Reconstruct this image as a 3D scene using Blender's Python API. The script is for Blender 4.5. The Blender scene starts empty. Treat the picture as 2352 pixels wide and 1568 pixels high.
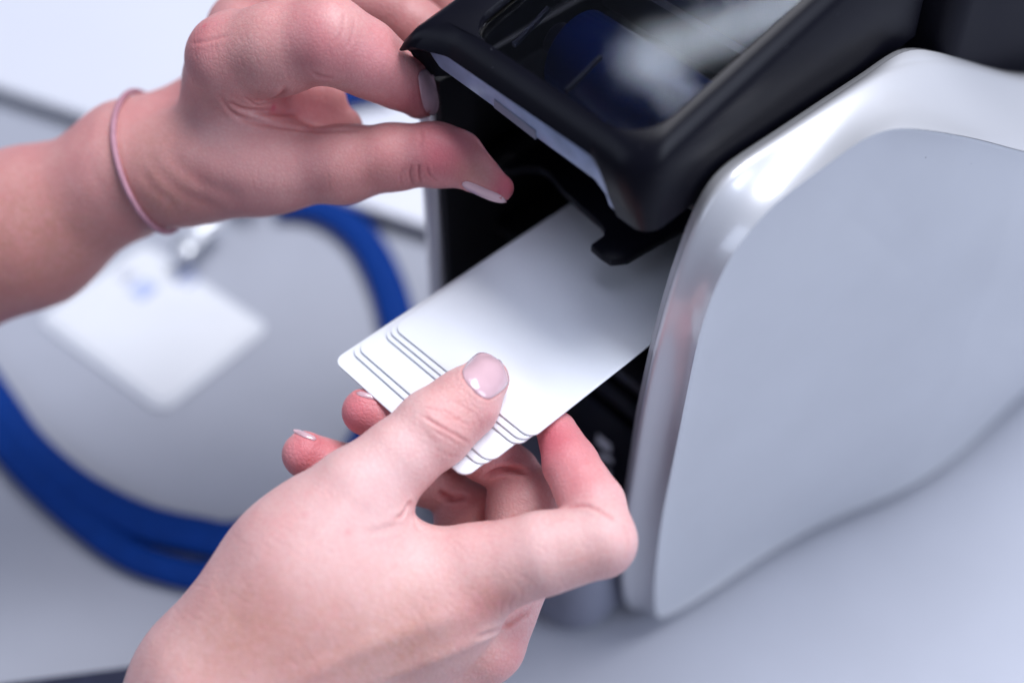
import bpy, bmesh, math, random
import numpy as np
from mathutils import Vector, Matrix
random.seed(4); rng = np.random.default_rng(7)
scene = bpy.context.scene
col = scene.collection
R = math.radians

# ------------------------------------------------------------------ camera
EL, AZ, FPX, ZC = R(48.9), R(47.0), 3267.0, 0.135        # elevation, azimuth, focal length in measuring px, card height
AX_R = np.array([math.cos(AZ), math.sin(AZ), 0.0])
AX_H = np.array([-math.sin(AZ), math.cos(AZ), 0.0])
AX_Z = np.array([0.0, 0.0, 1.0])
AX_F = AX_H * math.cos(EL) - AX_Z * math.sin(EL)
AX_U = AX_H * math.sin(EL) + AX_Z * math.cos(EL)
def ray(px, py): return AX_F + AX_R * (px - 1176.0) / FPX - AX_U * (py - 784.0) / FPX
CAM = np.array([0, 0, ZC]) - ray(1060, 900) * 0.377
def on_z(px, py, z): d = ray(px, py); return CAM + d * (z - CAM[2]) / d[2]
def on_y(px, py, y): d = ray(px, py); return CAM + d * (y - CAM[1]) / d[1]
def on_x(px, py, x): d = ray(px, py); return CAM + d * (x - CAM[0]) / d[0]
def at(px, py, dep): return CAM + ray(px, py) * dep
def proj(P):
    q = np.atleast_2d(P) - CAM; d = q @ AX_F
    return np.stack([1176 + q @ AX_R / d * FPX, 784 - q @ AX_U / d * FPX, d], 1)

cd = bpy.data.cameras.new("camera"); cam = bpy.data.objects.new("camera", cd); col.objects.link(cam)
cd.sensor_width = 36.0; cd.lens = 36.0 * FPX / 2352.0
cd.clip_start = 0.01; cd.clip_end = 20.0
m3 = Matrix((AX_R, AX_U, -AX_F)).transposed()
cam.matrix_world = Matrix.Translation(Vector(CAM)) @ m3.to_4x4()
cd.dof.use_dof = True; cd.dof.focus_distance = 0.378; cd.dof.aperture_fstop = 3.2; cd.dof.aperture_blades = 9
scene.camera = cam

# ------------------------------------------------------------------ room light
world = bpy.data.worlds.new("World"); scene.world = world; world.use_nodes = True
bg = world.node_tree.nodes["Background"]; bg.inputs[0].default_value = (0.62, 0.71, 1.0, 1); bg.inputs[1].default_value = 0.205
def area(name, loc, target, sx, sy, power, colr):
    l = bpy.data.lights.new(name, 'AREA'); l.shape = 'RECTANGLE'; l.size = sx; l.size_y = sy; l.energy = power; l.color = colr
    o = bpy.data.objects.new(name, l); col.objects.link(o); o.location = loc
    o.rotation_euler = (Vector(target) - Vector(loc)).to_track_quat('-Z', 'Y').to_euler(); return o
area("ceiling_light", (0.0, 0.52, 1.50), (-0.02, 0.06, 0.1), 1.0, 0.7, 28.5, (0.92, 0.93, 1.0))
area("window_light", (1.6, 0.5, 1.1), (0, 0.05, 0.1), 1.0, 1.2, 22.0, (0.76, 0.83, 1.0))
area("room_light", (-0.75, -1.7, 1.25), (0, 0.0, 0.1), 1.6, 1.2, 9.5, (0.70, 0.79, 1.0))
def ceiling_tube(p, q, w, power):
    c = [(p[0] + q[0]) / 2, (p[1] + q[1]) / 2, 2.0]; L = math.hypot(q[0] - p[0], q[1] - p[1])
    o = area("ceiling_tube", c, (c[0], c[1], 0), L, w, power, (0.80, 0.88, 1.0)); o.rotation_euler = (0, 0, math.atan2(q[1] - p[1], q[0] - p[0]))
ceiling_tube((-1.15, 0.58), (-0.93, 0.87), 0.055, 1.7)
ceiling_tube((-1.13, 0.61), (-1.00, 0.575), 0.025, 0.28)
scene.view_settings.view_transform = 'Standard'; scene.view_settings.look = 'None'
scene.view_settings.exposure = 0.0; scene.view_settings.gamma = 1.0
scene.cycles.max_bounces = 8; scene.cycles.use_denoising = True; scene.cycles.use_adaptive_sampling = False
scene.cycles.sample_clamp_indirect = 6.0

# ------------------------------------------------------------------ helpers
def tag(o, label=None, cat=None, group=None, kind=None):
    if label: o["label"] = label
    if cat: o["category"] = cat
    if group: o["group"] = group
    if kind: o["kind"] = kind
    return o
def empty(name, loc=(0, 0, 0)):
    o = bpy.data.objects.new(name, None); col.objects.link(o); o.location = loc; o.empty_display_size = 0.01; return o
def link(name, me, mat, parent=None, smooth=True):
    o = bpy.data.objects.new(name, me); col.objects.link(o)
    if mat: me.materials.append(mat)
    if smooth: me.shade_smooth()
    if parent:
        o.parent = parent; o.matrix_parent_inverse = Matrix.Translation(-Vector(parent.location))
    return o
def mesh(name, V, F, mat, parent=None, smooth=True):
    me = bpy.data.meshes.new(name); me.from_pydata([tuple(map(float, v)) for v in V], [], [tuple(f) for f in F]); me.validate(); me.update()
    bm = bmesh.new(); bm.from_mesh(me); bmesh.ops.recalc_face_normals(bm, faces=bm.faces); bm.to_mesh(me); bm.free()
    return link(name, me, mat, parent, smooth)
def autosmooth(o, deg=35):
    me = o.data; me.shade_smooth()
    bm = bmesh.new(); bm.from_mesh(me)
    for e in bm.edges:
        if len(e.link_faces) == 2 and e.calc_face_angle(0) > R(deg): e.smooth = False
    bm.to_mesh(me); bm.free(); return o
def resample(P, n, closed=False):
    P = np.asarray(P, float)
    if closed: P = np.vstack([P, P[:1]])
    s = np.r_[0, np.cumsum(np.linalg.norm(np.diff(P, axis=0), axis=1))]
    t = np.linspace(0, s[-1], n + 1)[:-1] if closed else np.linspace(0, s[-1], n)
    return np.stack([np.interp(t, s, P[:, k]) for k in range(P.shape[1])], 1)
def spline(P, n, closed=False):
    """Catmull-Rom through the points, evenly resampled"""
    P = np.asarray(P, float)
    Q = np.vstack([P[-1:], P, P[:2]]) if closed else np.vstack([2 * P[:1] - P[1:2], P, 2 * P[-1:] - P[-2:-1]])
    out = []; m = len(Q) - 3; t = np.linspace(0, 1, 16, endpoint=False)[:, None]
    for i in range(m):
        a, b, c, d = Q[i:i + 4]
        out.append(0.5 * (2 * b + (c - a) * t + (2 * a - 5 * b + 4 * c - d) * t ** 2 + (3 * b - a - 3 * c + d) * t ** 3))
    if not closed: out.append(P[-1:])
    return resample(np.vstack(out), n, closed)
def loft(rings, closed=True, cap0=False, cap1=False):
    n = len(rings[0]); V = np.vstack(rings); F = []
    for i in range(len(rings) - 1):
        for j in range(n if closed else n - 1):
            k = (j + 1) % n
            F.append((i * n + j, i * n + k, (i + 1) * n + k, (i + 1) * n + j))
    if cap0: F.append(tuple(range(n))[::-1])
    if cap1: F.append(tuple(range((len(rings) - 1) * n, len(rings) * n)))
    return V, F
def prism(name, poly, axis, a0, a1, mat, parent=None, bev=0.0, seg=3, smooth=True):
    """extrude a 2-D outline along one world axis from a0 to a1, bevelled"""
    bm = bmesh.new(); vs = []
    for a in (a0, a1):
        row = []
        for u, v in poly:
            c = {0: (a, u, v), 1: (u, a, v), 2: (u, v, a)}[axis]
            row.append(bm.verts.new([float(q) for q in c]))
        vs.append(row)
    n = len(poly)
    bm.faces.new(vs[0][::-1]); bm.faces.new(vs[1])
    for i in range(n): bm.faces.new((vs[0][i], vs[0][(i + 1) % n], vs[1][(i + 1) % n], vs[1][i]))
    bmesh.ops.recalc_face_normals(bm, faces=bm.faces)
    if bev > 0:
        es = [e for e in bm.edges if e.calc_face_angle(0) > R(25)]
        bmesh.ops.bevel(bm, geom=es, offset=bev, segments=seg, profile=0.5, affect='EDGES', clamp_overlap=True)
    me = bpy.data.meshes.new(name); bm.to_mesh(me); bm.free()
    o = link(name, me, mat, parent, smooth)
    if smooth: autosmooth(o, 40)
    return o
def box(name, lo, hi, mat, parent=None, bev=0.001, seg=2):
    return prism(name, [(lo[0], lo[1]), (hi[0], lo[1]), (hi[0], hi[1]), (lo[0], hi[1])], 2, lo[2], hi[2], mat, parent, bev, seg)
def rrect(x0, x1, y0, y1, r, n=6):
    P = []
    for cx, cy, a in ((x1 - r, y1 - r, 0), (x0 + r, y1 - r, 90), (x0 + r, y0 + r, 180), (x1 - r, y0 + r, 270)):
        for k in range(n + 1):
            t = R(a + 90 * k / n); P.append((cx + r * math.cos(t), cy + r * math.sin(t)))
    return P
def tube(name, P, ra, mat, parent=None, rb=None, up=(0, 0, 1), closed=False, n=14):
    P = np.asarray(P, float); m = len(P); rings = []
    T = np.roll(P, -1, 0) - np.roll(P, 1, 0)
    if not closed: T[0] = P[1] - P[0]; T[-1] = P[-1] - P[-2]
    T /= np.linalg.norm(T, axis=1)[:, None]
    upv = np.asarray(up, float)
    for i in range(m):
        u = upv if upv.ndim == 1 else upv[i]
        s = np.cross(T[i], u); s /= np.linalg.norm(s); w = np.cross(s, T[i])
        a = np.linspace(0, 2 * math.pi, n, endpoint=False)[:, None]
        rr_a = ra[i] if hasattr(ra, '__len__') else ra
        rr_b = (rb if rb is not None else rr_a)
        rings.append(P[i] + s * np.cos(a) * rr_a + w * np.sin(a) * rr_b)
    if closed: rings.append(rings[0])
    V, F = loft(rings, True, not closed, not closed)
    return mesh(name, V, F, mat, parent)

# ------------------------------------------------------------------ materials
def mat(name, base, rough=0.5, metal=0.0, spec=0.5, coat=0.0, bump=None, var=0.0, vscale=40.0, dust=None, **kw):
    m = bpy.data.materials.new(name); m.use_nodes = True; nt = m.node_tree; b = nt.nodes["Principled BSDF"]
    b.inputs["Base Color"].default_value = (*base, 1); b.inputs["Roughness"].default_value = rough
    b.inputs["Metallic"].default_value = metal; b.inputs["Specular IOR Level"].default_value = spec
    b.inputs["Coat Weight"].default_value = coat
    for k, v in kw.items(): b.inputs[k.replace("_", " ")].default_value = v
    tc = nt.nodes.new("ShaderNodeTexCoord")
    if var:
        n = nt.nodes.new("ShaderNodeTexNoise"); n.inputs["Scale"].default_value = vscale; n.inputs["Detail"].default_value = 5
        nt.links.new(tc.outputs["Object"], n.inputs["Vector"])
        r = nt.nodes.new("ShaderNodeValToRGB"); r.color_ramp.elements[0].position = 0.3; r.color_ramp.elements[1].position = 0.7
        r.color_ramp.elements[0].color = (*[c * (1 - var) for c in base], 1); r.color_ramp.elements[1].color = (*[min(1, c * (1 + var)) for c in base], 1)
        nt.links.new(n.outputs["Fac"], r.inputs[0]); nt.links.new(r.outputs[0], b.inputs["Base Color"])
    if dust:
        sc, rad, dc = dust
        v = nt.nodes.new("ShaderNodeTexVoronoi"); v.inputs["Scale"].default_value = sc; nt.links.new(tc.outputs["Object"], v.inputs["Vector"])
        l = nt.nodes.new("ShaderNodeMath"); l.operation = 'LESS_THAN'; l.inputs[1].default_value = rad; nt.links.new(v.outputs["Distance"], l.inputs[0])
        x = nt.nodes.new("ShaderNodeMix"); x.data_type = 'RGBA'; nt.links.new(l.outputs[0], x.inputs[0]); x.inputs[7].default_value = (*dc, 1)
        if b.inputs["Base Color"].links: nt.links.new(b.inputs["Base Color"].links[0].from_socket, x.inputs[6])
        else: x.inputs[6].default_value = (*base, 1)
        nt.links.new(x.outputs[2], b.inputs["Base Color"])
    if bump:
        n = nt.nodes.new("ShaderNodeTexNoise"); n.inputs["Scale"].default_value = bump[0]; n.inputs["Detail"].default_value = 4
        nt.links.new(tc.outputs["Object"], n.inputs["Vector"])
        u = nt.nodes.new("ShaderNodeBump"); u.inputs["Strength"].default_value = bump[1]; u.inputs["Distance"].default_value = bump[2]
        nt.links.new(n.outputs["Fac"], u.inputs["Height"]); nt.links.new(u.outputs[0], b.inputs["Normal"])
    return m
M = {}
M['desk'] = mat("desk_laminate", (0.385, 0.405, 0.465), 0.55, var=0.03, vscale=25, bump=(900, 0.15, 0.0003))
M['white'] = mat("white_plastic_sheet", (0.72, 0.74, 0.80), 0.4, var=0.015, vscale=15)
M['card'] = mat("white_pvc", (0.80, 0.82, 0.85), 0.33, spec=0.45, var=0.012, vscale=60, dust=(110, 0.014, (0.45, 0.45, 0.48)))
M['black'] = mat("black_satin_plastic", (0.004, 0.004, 0.008), 0.33, spec=0.15, var=0.12, vscale=70, bump=(3500, 0.10, 0.0001), dust=(190, 0.028, (0.10, 0.10, 0.12)))
M['blackgloss'] = mat("black_gloss_plastic", (0.010, 0.010, 0.014), 0.20, spec=0.5)
M['blackmatt'] = mat("black_matt_plastic", (0.005, 0.005, 0.007), 0.5, spec=0.3, var=0.2, vscale=80)
M['blackgrain'] = mat("black_grained_plastic", (0.005, 0.005, 0.011), 0.6, spec=0.2, bump=(2600, 0.35, 0.0003))
M['silver'] = mat("silver_paint", (0.62, 0.63, 0.66), 0.36, metal=0.25, coat=0.9, Coat_Roughness=0.13, Coat_IOR=1.75, bump=(5000, 0.05, 0.0001))
M['silvermatt'] = mat("silver_satin_paint", (0.60, 0.615, 0.645), 0.42, metal=0.30, bump=(4200, 0.08, 0.0001), var=0.025, vscale=30, dust=(95, 0.022, (0.22, 0.22, 0.25)))
M['innergrey'] = mat("inner_grey_plastic", (0.018, 0.018, 0.026), 0.4)
M['midgrey'] = mat("dark_grey_plastic", (0.05, 0.052, 0.068), 0.35)
M['inbright'] = mat("pale_inner_plastic", (0.60, 0.62, 0.72), 0.3)  # pale colour standing in for highlights along the lip
M['slate'] = mat("slate_plastic", (0.20, 0.21, 0.27), 0.45, var=0.05)
M['frost'] = mat("frosted_lip", (0.30, 0.37, 0.53), 0.30, spec=0.6, var=0.18, vscale=160)
M['blue'] = mat("blue_webbing", (0.001, 0.034, 0.215), 0.7, spec=0.15, var=0.10, vscale=300, bump=(1500, 0.5, 0.0005))
M['ribbon'] = mat("blue_ribbon_film", (0.0, 0.014, 0.085), 0.3, spec=0.25)
M['navy'] = mat("navy_cloth", (0.014, 0.018, 0.045), 0.8, var=0.2, vscale=200)
M['darkedge'] = mat("dark_rubber_edge", (0.03, 0.032, 0.045), 0.6, var=0.1)
M['metal'] = mat("bright_metal", (0.75, 0.77, 0.80), 0.42, metal=1.0)
M['clip'] = mat("milky_clip_plastic", (0.72, 0.75, 0.80), 0.25, spec=0.6)
M['print'] = mat("pale_blue_print", (0.46, 0.53, 0.80), 0.5, var=0.15, vscale=300)
M['mark'] = mat("pale_grey_print", (0.60, 0.61, 0.66), 0.6, var=0.5, vscale=700)
M['tie'] = mat("mauve_elastic", (0.42, 0.21, 0.26), 0.6, bump=(2500, 0.4, 0.0003), var=0.1, vscale=400)
M['nail'] = mat("pale_pink_nail_lacquer", (0.68, 0.45, 0.49), 0.16, spec=0.55, coat=0.7, Coat_Roughness=0.05, var=0.05, vscale=120)
M['glass'] = mat("smoked_window", (0.45, 0.47, 0.56), 0.04, spec=0.4, Transmission_Weight=1.0, IOR=1.25)

def skin_material(name, base, flush, pale, bump, shade_tone):
    m = bpy.data.materials.new(name); m.use_nodes = True; nt = m.node_tree; b = nt.nodes["Principled BSDF"]; L = nt.links.new
    def N(t, **k):
        n = nt.nodes.new(t)
        for a, v in k.items(): n.inputs[a.replace("_", " ")].default_value = v
        return n
    def mix(fac, c1, c2, blend='MIX'):
        x = nt.nodes.new("ShaderNodeMix"); x.data_type = 'RGBA'; x.blend_type = blend
        for s, v in ((0, fac), (6, c1), (7, c2)):
            if hasattr(v, 'links'): L(v, x.inputs[s])
            else: x.inputs[s].default_value = v
        return x.outputs[2]
    def ramp(sock, a, bb, lo=0.0, hi=1.0):
        r = nt.nodes.new("ShaderNodeMapRange"); r.inputs[1].default_value = a; r.inputs[2].default_value = bb
        r.inputs[3].default_value = lo; r.inputs[4].default_value = hi; L(sock, r.inputs[0]); return r.outputs[0]
    tc = nt.nodes.new("ShaderNodeTexCoord").outputs["Object"]
    def noise(scale, det=4, rough=0.55):
        n = N("ShaderNodeTexNoise", Scale=scale, Detail=det, Roughness=rough); L(tc, n.inputs["Vector"]); return n.outputs["Fac"]
    fl = nt.nodes.new("ShaderNodeAttribute"); fl.attribute_name = "flush"
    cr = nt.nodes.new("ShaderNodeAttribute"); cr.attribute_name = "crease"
    c = mix(ramp(noise(90, 5), 0.35, 0.68, 0.0, 0.55), (*base, 1), (*pale, 1))
    c = mix(ramp(noise(950, 5, 0.7), 0.46, 0.72, 0, 0.30), c, (*flush, 1))
    c = mix(ramp(noise(230, 3, 0.6), 0.55, 0.85, 0, 0.16), c, (base[0] * 0.80, base[1] * 0.66, base[2] * 0.52, 1))
    c = mix(ramp(fl.outputs["Fac"], 0.0, 1.0), c, (*flush, 1))
    c = mix(ramp(fl.outputs["Fac"], 0.0, -1.0), c, (*pale, 1))
    ta = nt.nodes.new("ShaderNodeAttribute"); ta.attribute_name = "tan"  # brown tone painted where the hand turns into shade
    mt = nt.nodes.new("ShaderNodeMath"); mt.operation = 'MULTIPLY'; L(ta.outputs["Fac"], mt.inputs[0]); L(ramp(noise(520, 5, 0.7), 0.35, 0.65, 0.35, 1.0), mt.inputs[1])
    c = mix(mt.outputs[0], c, (*shade_tone, 1))
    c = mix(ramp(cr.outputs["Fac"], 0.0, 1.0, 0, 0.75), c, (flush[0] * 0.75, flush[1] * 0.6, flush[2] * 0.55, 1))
    L(c, b.inputs["Base Color"])
    b.inputs["Roughness"].default_value = 0.47; b.inputs["Specular IOR Level"].default_value = 0.42
    b.inputs["Subsurface Weight"].default_value = 0.35
    b.inputs["Subsurface Radius"].default_value = (1.0, 0.35, 0.25); b.inputs["Subsurface Scale"].default_value = 0.0022
    v = N("ShaderNodeTexVoronoi", Scale=780.0); v.feature = 'DISTANCE_TO_EDGE'; wn = N("ShaderNodeTexNoise", Scale=300.0, Detail=2.0); L(tc, wn.inputs["Vector"])
    vm = nt.nodes.new("ShaderNodeMix"); vm.data_type = 'VECTOR'; vm.inputs[0].default_value = 0.0012; L(tc, vm.inputs[4]); L(wn.outputs["Color"], vm.inputs[5]); L(vm.outputs[1], v.inputs["Vector"])
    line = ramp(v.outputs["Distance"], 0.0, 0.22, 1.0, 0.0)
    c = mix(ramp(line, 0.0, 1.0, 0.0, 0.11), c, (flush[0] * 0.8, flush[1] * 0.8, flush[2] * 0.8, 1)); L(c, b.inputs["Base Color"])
    h = nt.nodes.new("ShaderNodeMath"); h.operation = 'ADD'
    L(ramp(v.outputs["Distance"], 0, 0.3, 0, 0.55), h.inputs[0]); L(noise(620, 6, 0.7), h.inputs[1])
    u = nt.nodes.new("ShaderNodeBump"); u.inputs["Strength"].default_value = bump; u.inputs["Distance"].default_value = 0.00045
    L(h.outputs[0], u.inputs["Height"]); L(u.outputs[0], b.inputs["Normal"])
    return m
M['skin'] = skin_material("skin", (0.74, 0.43, 0.405), (0.68, 0.17, 0.20), (0.80, 0.57, 0.54), 0.30, (0.60, 0.31, 0.22))
M['skin_tan'] = skin_material("skin_tanned", (0.585, 0.270, 0.258), (0.57, 0.120, 0.160), (0.69, 0.40, 0.37), 0.20, (0.47, 0.23, 0.17))  # darker copy of the same skin; this hand's shade is put into the colour

# ------------------------------------------------------------------ setting
mesh("desk", [(-1.3, -0.16, 0), (1.3, -0.16, 0), (1.3, 1.5, 0), (-1.3, 1.5, 0)], [(0, 1, 2, 3)], M['desk'])["kind"] = "structure"

# white slab with dark edge, lying on the desk behind the wrist
e0, e1 = on_z(0, 200, 0.010), on_z(970, 515, 0.010)
ud = (e1 - e0)[:2] / np.linalg.norm((e1 - e0)[:2]); nd = np.array([-ud[1], ud[0]])
p0 = e0[:2] - ud * 0.10; p1 = e1[:2] + ud * 0.04
slab = tag(empty("document_board", (*((p0 + p1) / 2), 0)), "flat white board with a dark edge lying on the desk behind the wrist", "board")
q = [p0, p1, p1 + nd * 0.36, p0 + nd * 0.36]
prism("sheet", q, 2, 0.0065, 0.010, M['white'], slab, 0.0008)
q2 = [p0 - nd * -0.002 + ud * 0.002, p1 + nd * 0.002 - ud * 0.002, p1 + nd * 0.358 - ud * 0.002, p0 + nd * 0.358 + ud * 0.002]
prism("edge_backing", q2, 2, 0.0, 0.0062, M['darkedge'], slab, 0.0006)

# dark navy thing at the lower left edge of the desk
a0, a1 = on_z(-120, 1590, 0.004), on_z(290, 1536, 0.004)
dv = (a1 - a0)[:2]; dv /= np.linalg.norm(dv); nn = np.array([dv[1], -dv[0]])
b0 = a0[:2] - dv * 0.05; b1 = a1[:2] + dv * 0.09
nb = tag(prism("notebook", [b0, b1, b1 + nn * 0.07, b0 + nn * 0.07], 2, 0.0005, 0.006, M['navy'], None, 0.001),
         "dark navy notebook at the near left edge of the desk", "notebook")

# blue lanyard
def on_desk(L, z): return [on_z(x, y, z) for x, y in L]
lan = tag(empty("lanyard", tuple(on_z(500, 1000, 0))), "bright blue woven lanyard looped on the grey desk around the badge", "lanyard")
S1 = on_desk([(640, 470), (706, 472), (774, 496), (836, 550), (880, 628), (908, 716), (916, 810), (880, 930), (800, 1080), (680, 1190), (540, 1238), (450, 1228), (320, 1196), (170, 1118), (60, 1022), (0, 938), (-60, 850), (-150, 730), (-260, 600), (-300, 500)], 0.005)
tube("strap", spline(S1, 130), 0.0074, M['blue'], lan, rb=0.0042)
S2 = on_desk([(880, 960), (810, 1130), (690, 1260), (560, 1310), (470, 1322), (390, 1308), (290, 1270), (180, 1190), (80, 1100), (0, 1012), (-80, 920)], 0.0045)
tube("strap", spline(S2, 90), 0.0056, M['blue'], lan, rb=0.0036)
S3 = on_desk([(560, 440), (600, 340), (700, 255), (800, 214), (900, 196)], 0.0165)
tube("strap", spline(S3, 50), 0.0070, M['blue'], lan, rb=0.004)

# badge
bc = [on_z(x, y, 0.002)[:2] for x, y in ((108, 712), (372, 948), (622, 748), (385, 520))]
bo = bc[1]; bx = bc[2] - bc[1]; by = bc[0] - bc[1]
lx = np.linalg.norm(bx); ly = np.linalg.norm(by); bx /= lx; by = np.array([-bx[1], bx[0]])
bd = tag(empty("badge", (*(bo + bx * lx / 2 + by * ly / 2), 0)), "white plastic ID badge with faint blue print, lying inside the lanyard loop", "badge")
def bpt(u, v): return bo + bx * u + by * v
prism("holder", [bpt(u, v) for u, v in rrect(0, lx, 0, ly, 0.006)], 2, 0.0004, 0.0014, M['clip'], bd, 0.0005)
prism("badge_card", [bpt(u, v) for u, v in rrect(0.003, lx - 0.003, 0.003, ly - 0.003, 0.004)], 2, 0.0016, 0.0024, M['card'], bd, 0.0002)
def bprint(px, py, w, h, rot=0):
    c = on_z(px, py, 0.0024)[:2]
    prism("print", [c + bx * u + by * v for u, v in rrect(-w / 2, w / 2, -h / 2, h / 2, 0.0012, 3)], 2, 0.00235, 0.00246, M['print'], bd)
bprint(330, 665, 0.010, 0.009); bprint(300, 640, 0.007, 0.0016); bprint(285, 632, 0.006, 0.0016)
bprint(425, 632, 0.011, 0.003); bprint(440, 648, 0.008, 0.002); bprint(415, 615, 0.007, 0.002)
P = [on_z(x, y, z) for x, y, z in ((418, 590, 0.009), (432, 566, 0.012), (455, 540, 0.013), (476, 520, 0.012), (500, 500, 0.010))]
tube("strap_clip", spline(P, 24), 0.0042, M['clip'], bd, rb=0.0016)
c0 = on_z(425, 572, 0.013)
tube("snap_button", [c0 + np.array([0, 0, z]) for z in (0, 0.001, 0.002, 0.0026)], [0.0052, 0.0052, 0.0045, 0.002], M['metal'], bd, up=(1, 0, 0), n=20)
P = [on_z(x, y, 0.013) for x, y in ((450, 532), (470, 520), (492, 506))]
tube("metal_clasp", spline(P, 12), 0.0030, M['metal'], bd, rb=0.0022)

# ------------------------------------------------------------------ blank cards
def card(i, pl, pr, z, label):
    a = on_z(*pl, z)[:2]; b = on_z(*pr, z)[:2]
    ux = (b - a) / np.linalg.norm(b - a); ux = ux * 0.3 + 0.7 * CARD_X; ux /= np.linalg.norm(ux); uy = np.array([-ux[1], ux[0]]); c = (a + b) / 2
    W, Ld = 0.054, 0.0856
    pts = [c + ux * (u - W / 2) + uy * v for u, v in rrect(0, W, 0, Ld, 0.0032, 7)]
    o = prism("blank_card", pts, 2, z - 0.00076, z, M['card'], None, 0.0003, 2)
    return tag(o, label, "card", "blank white cards fanned in the hand")
pcs = [((776, 822), (1053, 1102)), ((820, 802), (1086, 1074)), ((829, 796), (1112, 1063)), ((884, 765), (1180, 1026)), ((894, 759), (1194, 1014)), ((903, 752), (1218, 1006))]
_a, _b = on_z(903, 752, ZC)[:2], on_z(1218, 1006, ZC)[:2]; CARD_X = (_b - _a) / np.linalg.norm(_b - _a)
labs = ["lowest blank white card, sticking out furthest towards the bare fingertips", "blank white card just above the lowest card of the fanned stack",
        "blank white card lying third from the bottom of the fanned stack", "blank white card below the top two, its near edge a wide step back",
        "second blank white card from the top of the fanned stack", "topmost blank white card under the thumb nail, reaching deepest into the printer"]
for i, (pl, pr) in enumerate(pcs): card(i, pl, pr, ZC - 0.00078 * (5 - i), labs[i])

# ------------------------------------------------------------------ card printer
prn = tag(empty("card_printer", (-0.018, 0.13, 0)), "silver and black desktop card printer with its dark lid lifted and cards in its slot", "printer")
def xo(y): return np.interp(y, [-1, 0.03, 0.05, 0.075, 0.10, 0.125, 0.153, 0.18, 0.21, 0.26, 2], [0.0392, 0.0392, 0.0395, 0.0422, 0.0467, 0.0545, 0.0622, 0.0668, 0.0690, 0.071, 0.071])
def on_xo(px, py, off=0.0):
    x = 0.045
    for _ in range(40):
        p = on_x(px, py, x); x = 0.6 * x + 0.4 * (float(xo(p[1])) + off)
    return on_x(px, py, x)
XI = 0.0262
def xin(y): return XI + np.interp(y, [-1, 0.13, 0.25], [0, 0, 0.022])
def on_xi(px, py):
    x = XI
    for _ in range(40):
        p = on_x(px, py, x); x = 0.6 * x + 0.4 * float(xin(p[1]))
    return on_x(px, py, x)
A1 = [on_xi(*p) for p in ((1441, 1390), (1430, 1340), (1427, 1280), (1436, 1180), (1450, 1080), (1466, 965), (1487, 860), (1510, 760), (1541, 650), (1572, 560), (1600, 487), (1625, 438))]
A2 = [on_xi(*p) for p in ((1625, 438), (1650, 405), (1680, 379), (1720, 351), (1800, 298), (1900, 231), (2000, 165), (2050, 129), (2085, 110))]
A3 = [on_xi(*p) for p in ((2085, 110), (2120, 112), (2200, 134), (2280, 158), (2352, 172), (2440, 168))]
B1 = [on_xo(*p) for p in ((1512, 1436), (1505, 1400), (1503, 1350), (1508, 1286), (1521, 1186), (1546, 1061), (1571, 936), (1605, 773), (1639, 669), (1676, 590), (1731, 519))]
B2 = [on_xo(*p) for p in ((1731, 519), (1789, 461), (1889, 386), (1972, 327), (2022, 304), (2062, 294))]
B3 = [on_xo(*p) for p in ((2062, 294), (2110, 296), (2206, 311), (2280, 328), (2352, 348), (2440, 362))]
Rp = [on_xi(*p) + np.array([0.0, 0, 0]) for p in ()]
def band(S1, S2, S3, back, bottom, n=(60, 40, 24, 8, 40)):
    out = []
    for S, k in zip((S1, S2, S3), n[:3]): out.append(spline(S, k)[:-1])
    last = S3[-1]
    bk = np.array([last, [back, 0.33, 0.10], [back, 0.33, 0.012]]); out.append(resample(bk, n[3])[:-1])
    bt = np.vstack([[back, 0.33, 0.012], bottom, S1[0]]); out.append(spline(bt, n[4])[:-1])
    return np.vstack(out)
botB = [on_z(x, y, 0.006) for x, y in ((2352, 905), (2200, 1050), (2080, 1128), (1900, 1196), (1780, 1262), (1620, 1368))]
botA = [[xin(y), y, 0.005] for y in (0.24, 0.20, 0.16, 0.12, 0.09, 0.065)]
ringB = band(B1, B2, B3, 0.071, np.array(botB)); ringA = band(A1, A2, A3, 0.047, np.array(botA))
def smooth_ring(r, it=2):
    for _ in range(it): r = 0.25 * np.roll(r, 1, 0) + 0.5 * r + 0.25 * np.roll(r, -1, 0)
    return r
ringA = smooth_ring(ringA, 5); ringB = smooth_ring(ringB, 5)
# outward direction in the (y, z) plane for every point of the outline
def outward(r):
    T = np.roll(r, -1, 0) - np.roll(r, 1, 0); n = np.stack([np.zeros(len(r)), -T[:, 2], T[:, 1]], 1)
    n /= np.linalg.norm(n, axis=1)[:, None] + 1e-12
    c = r.mean(0); n *= np.sign(((r - c) * n).sum(1).mean()); return smooth_ring(n, 12)
oA, oB = outward(ringA), outward(ringB)
def blend(t, bulge): return ringA * (1 - t) + ringB * t + (oA * (1 - t) + oB * t) * bulge
inn = ringA.copy(); inn[:, 0] -= 0.0015
prof = [(0.0, 0.0), (0.04, 0.0009), (0.10, 0.0020), (0.17, 0.0028), (0.22, 0.0031), (0.27, 0.0030), (0.33, 0.0025), (0.42, 0.0016), (0.52, 0.0008), (0.65, 0.0001), (0.80, -0.0003), (0.92, -0.0002), (1.0, 0.0)]
rings = [inn - oA * 0.012, inn - oA * 0.0012, inn - oA * 0.0003] + [blend(t, b) for t, b in prof]
for k in range(6, len(rings) - 2):
    w = math.sin(math.pi * (k - 3) / (len(rings) - 4)); w = (w * np.exp(-((rings[k][:, 1] - 0.128) / 0.035) ** 4) * (rings[k][:, 2] > 0.12))[:, None]; rings[k] = rings[k] * (1 - w) + smooth_ring(rings[k], 60) * w
V, F = loft(rings); o = mesh("side_frame", V, F, M['silver'], prn)
cen = np.array([0, 0.15, 0.10])
rr = []
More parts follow.
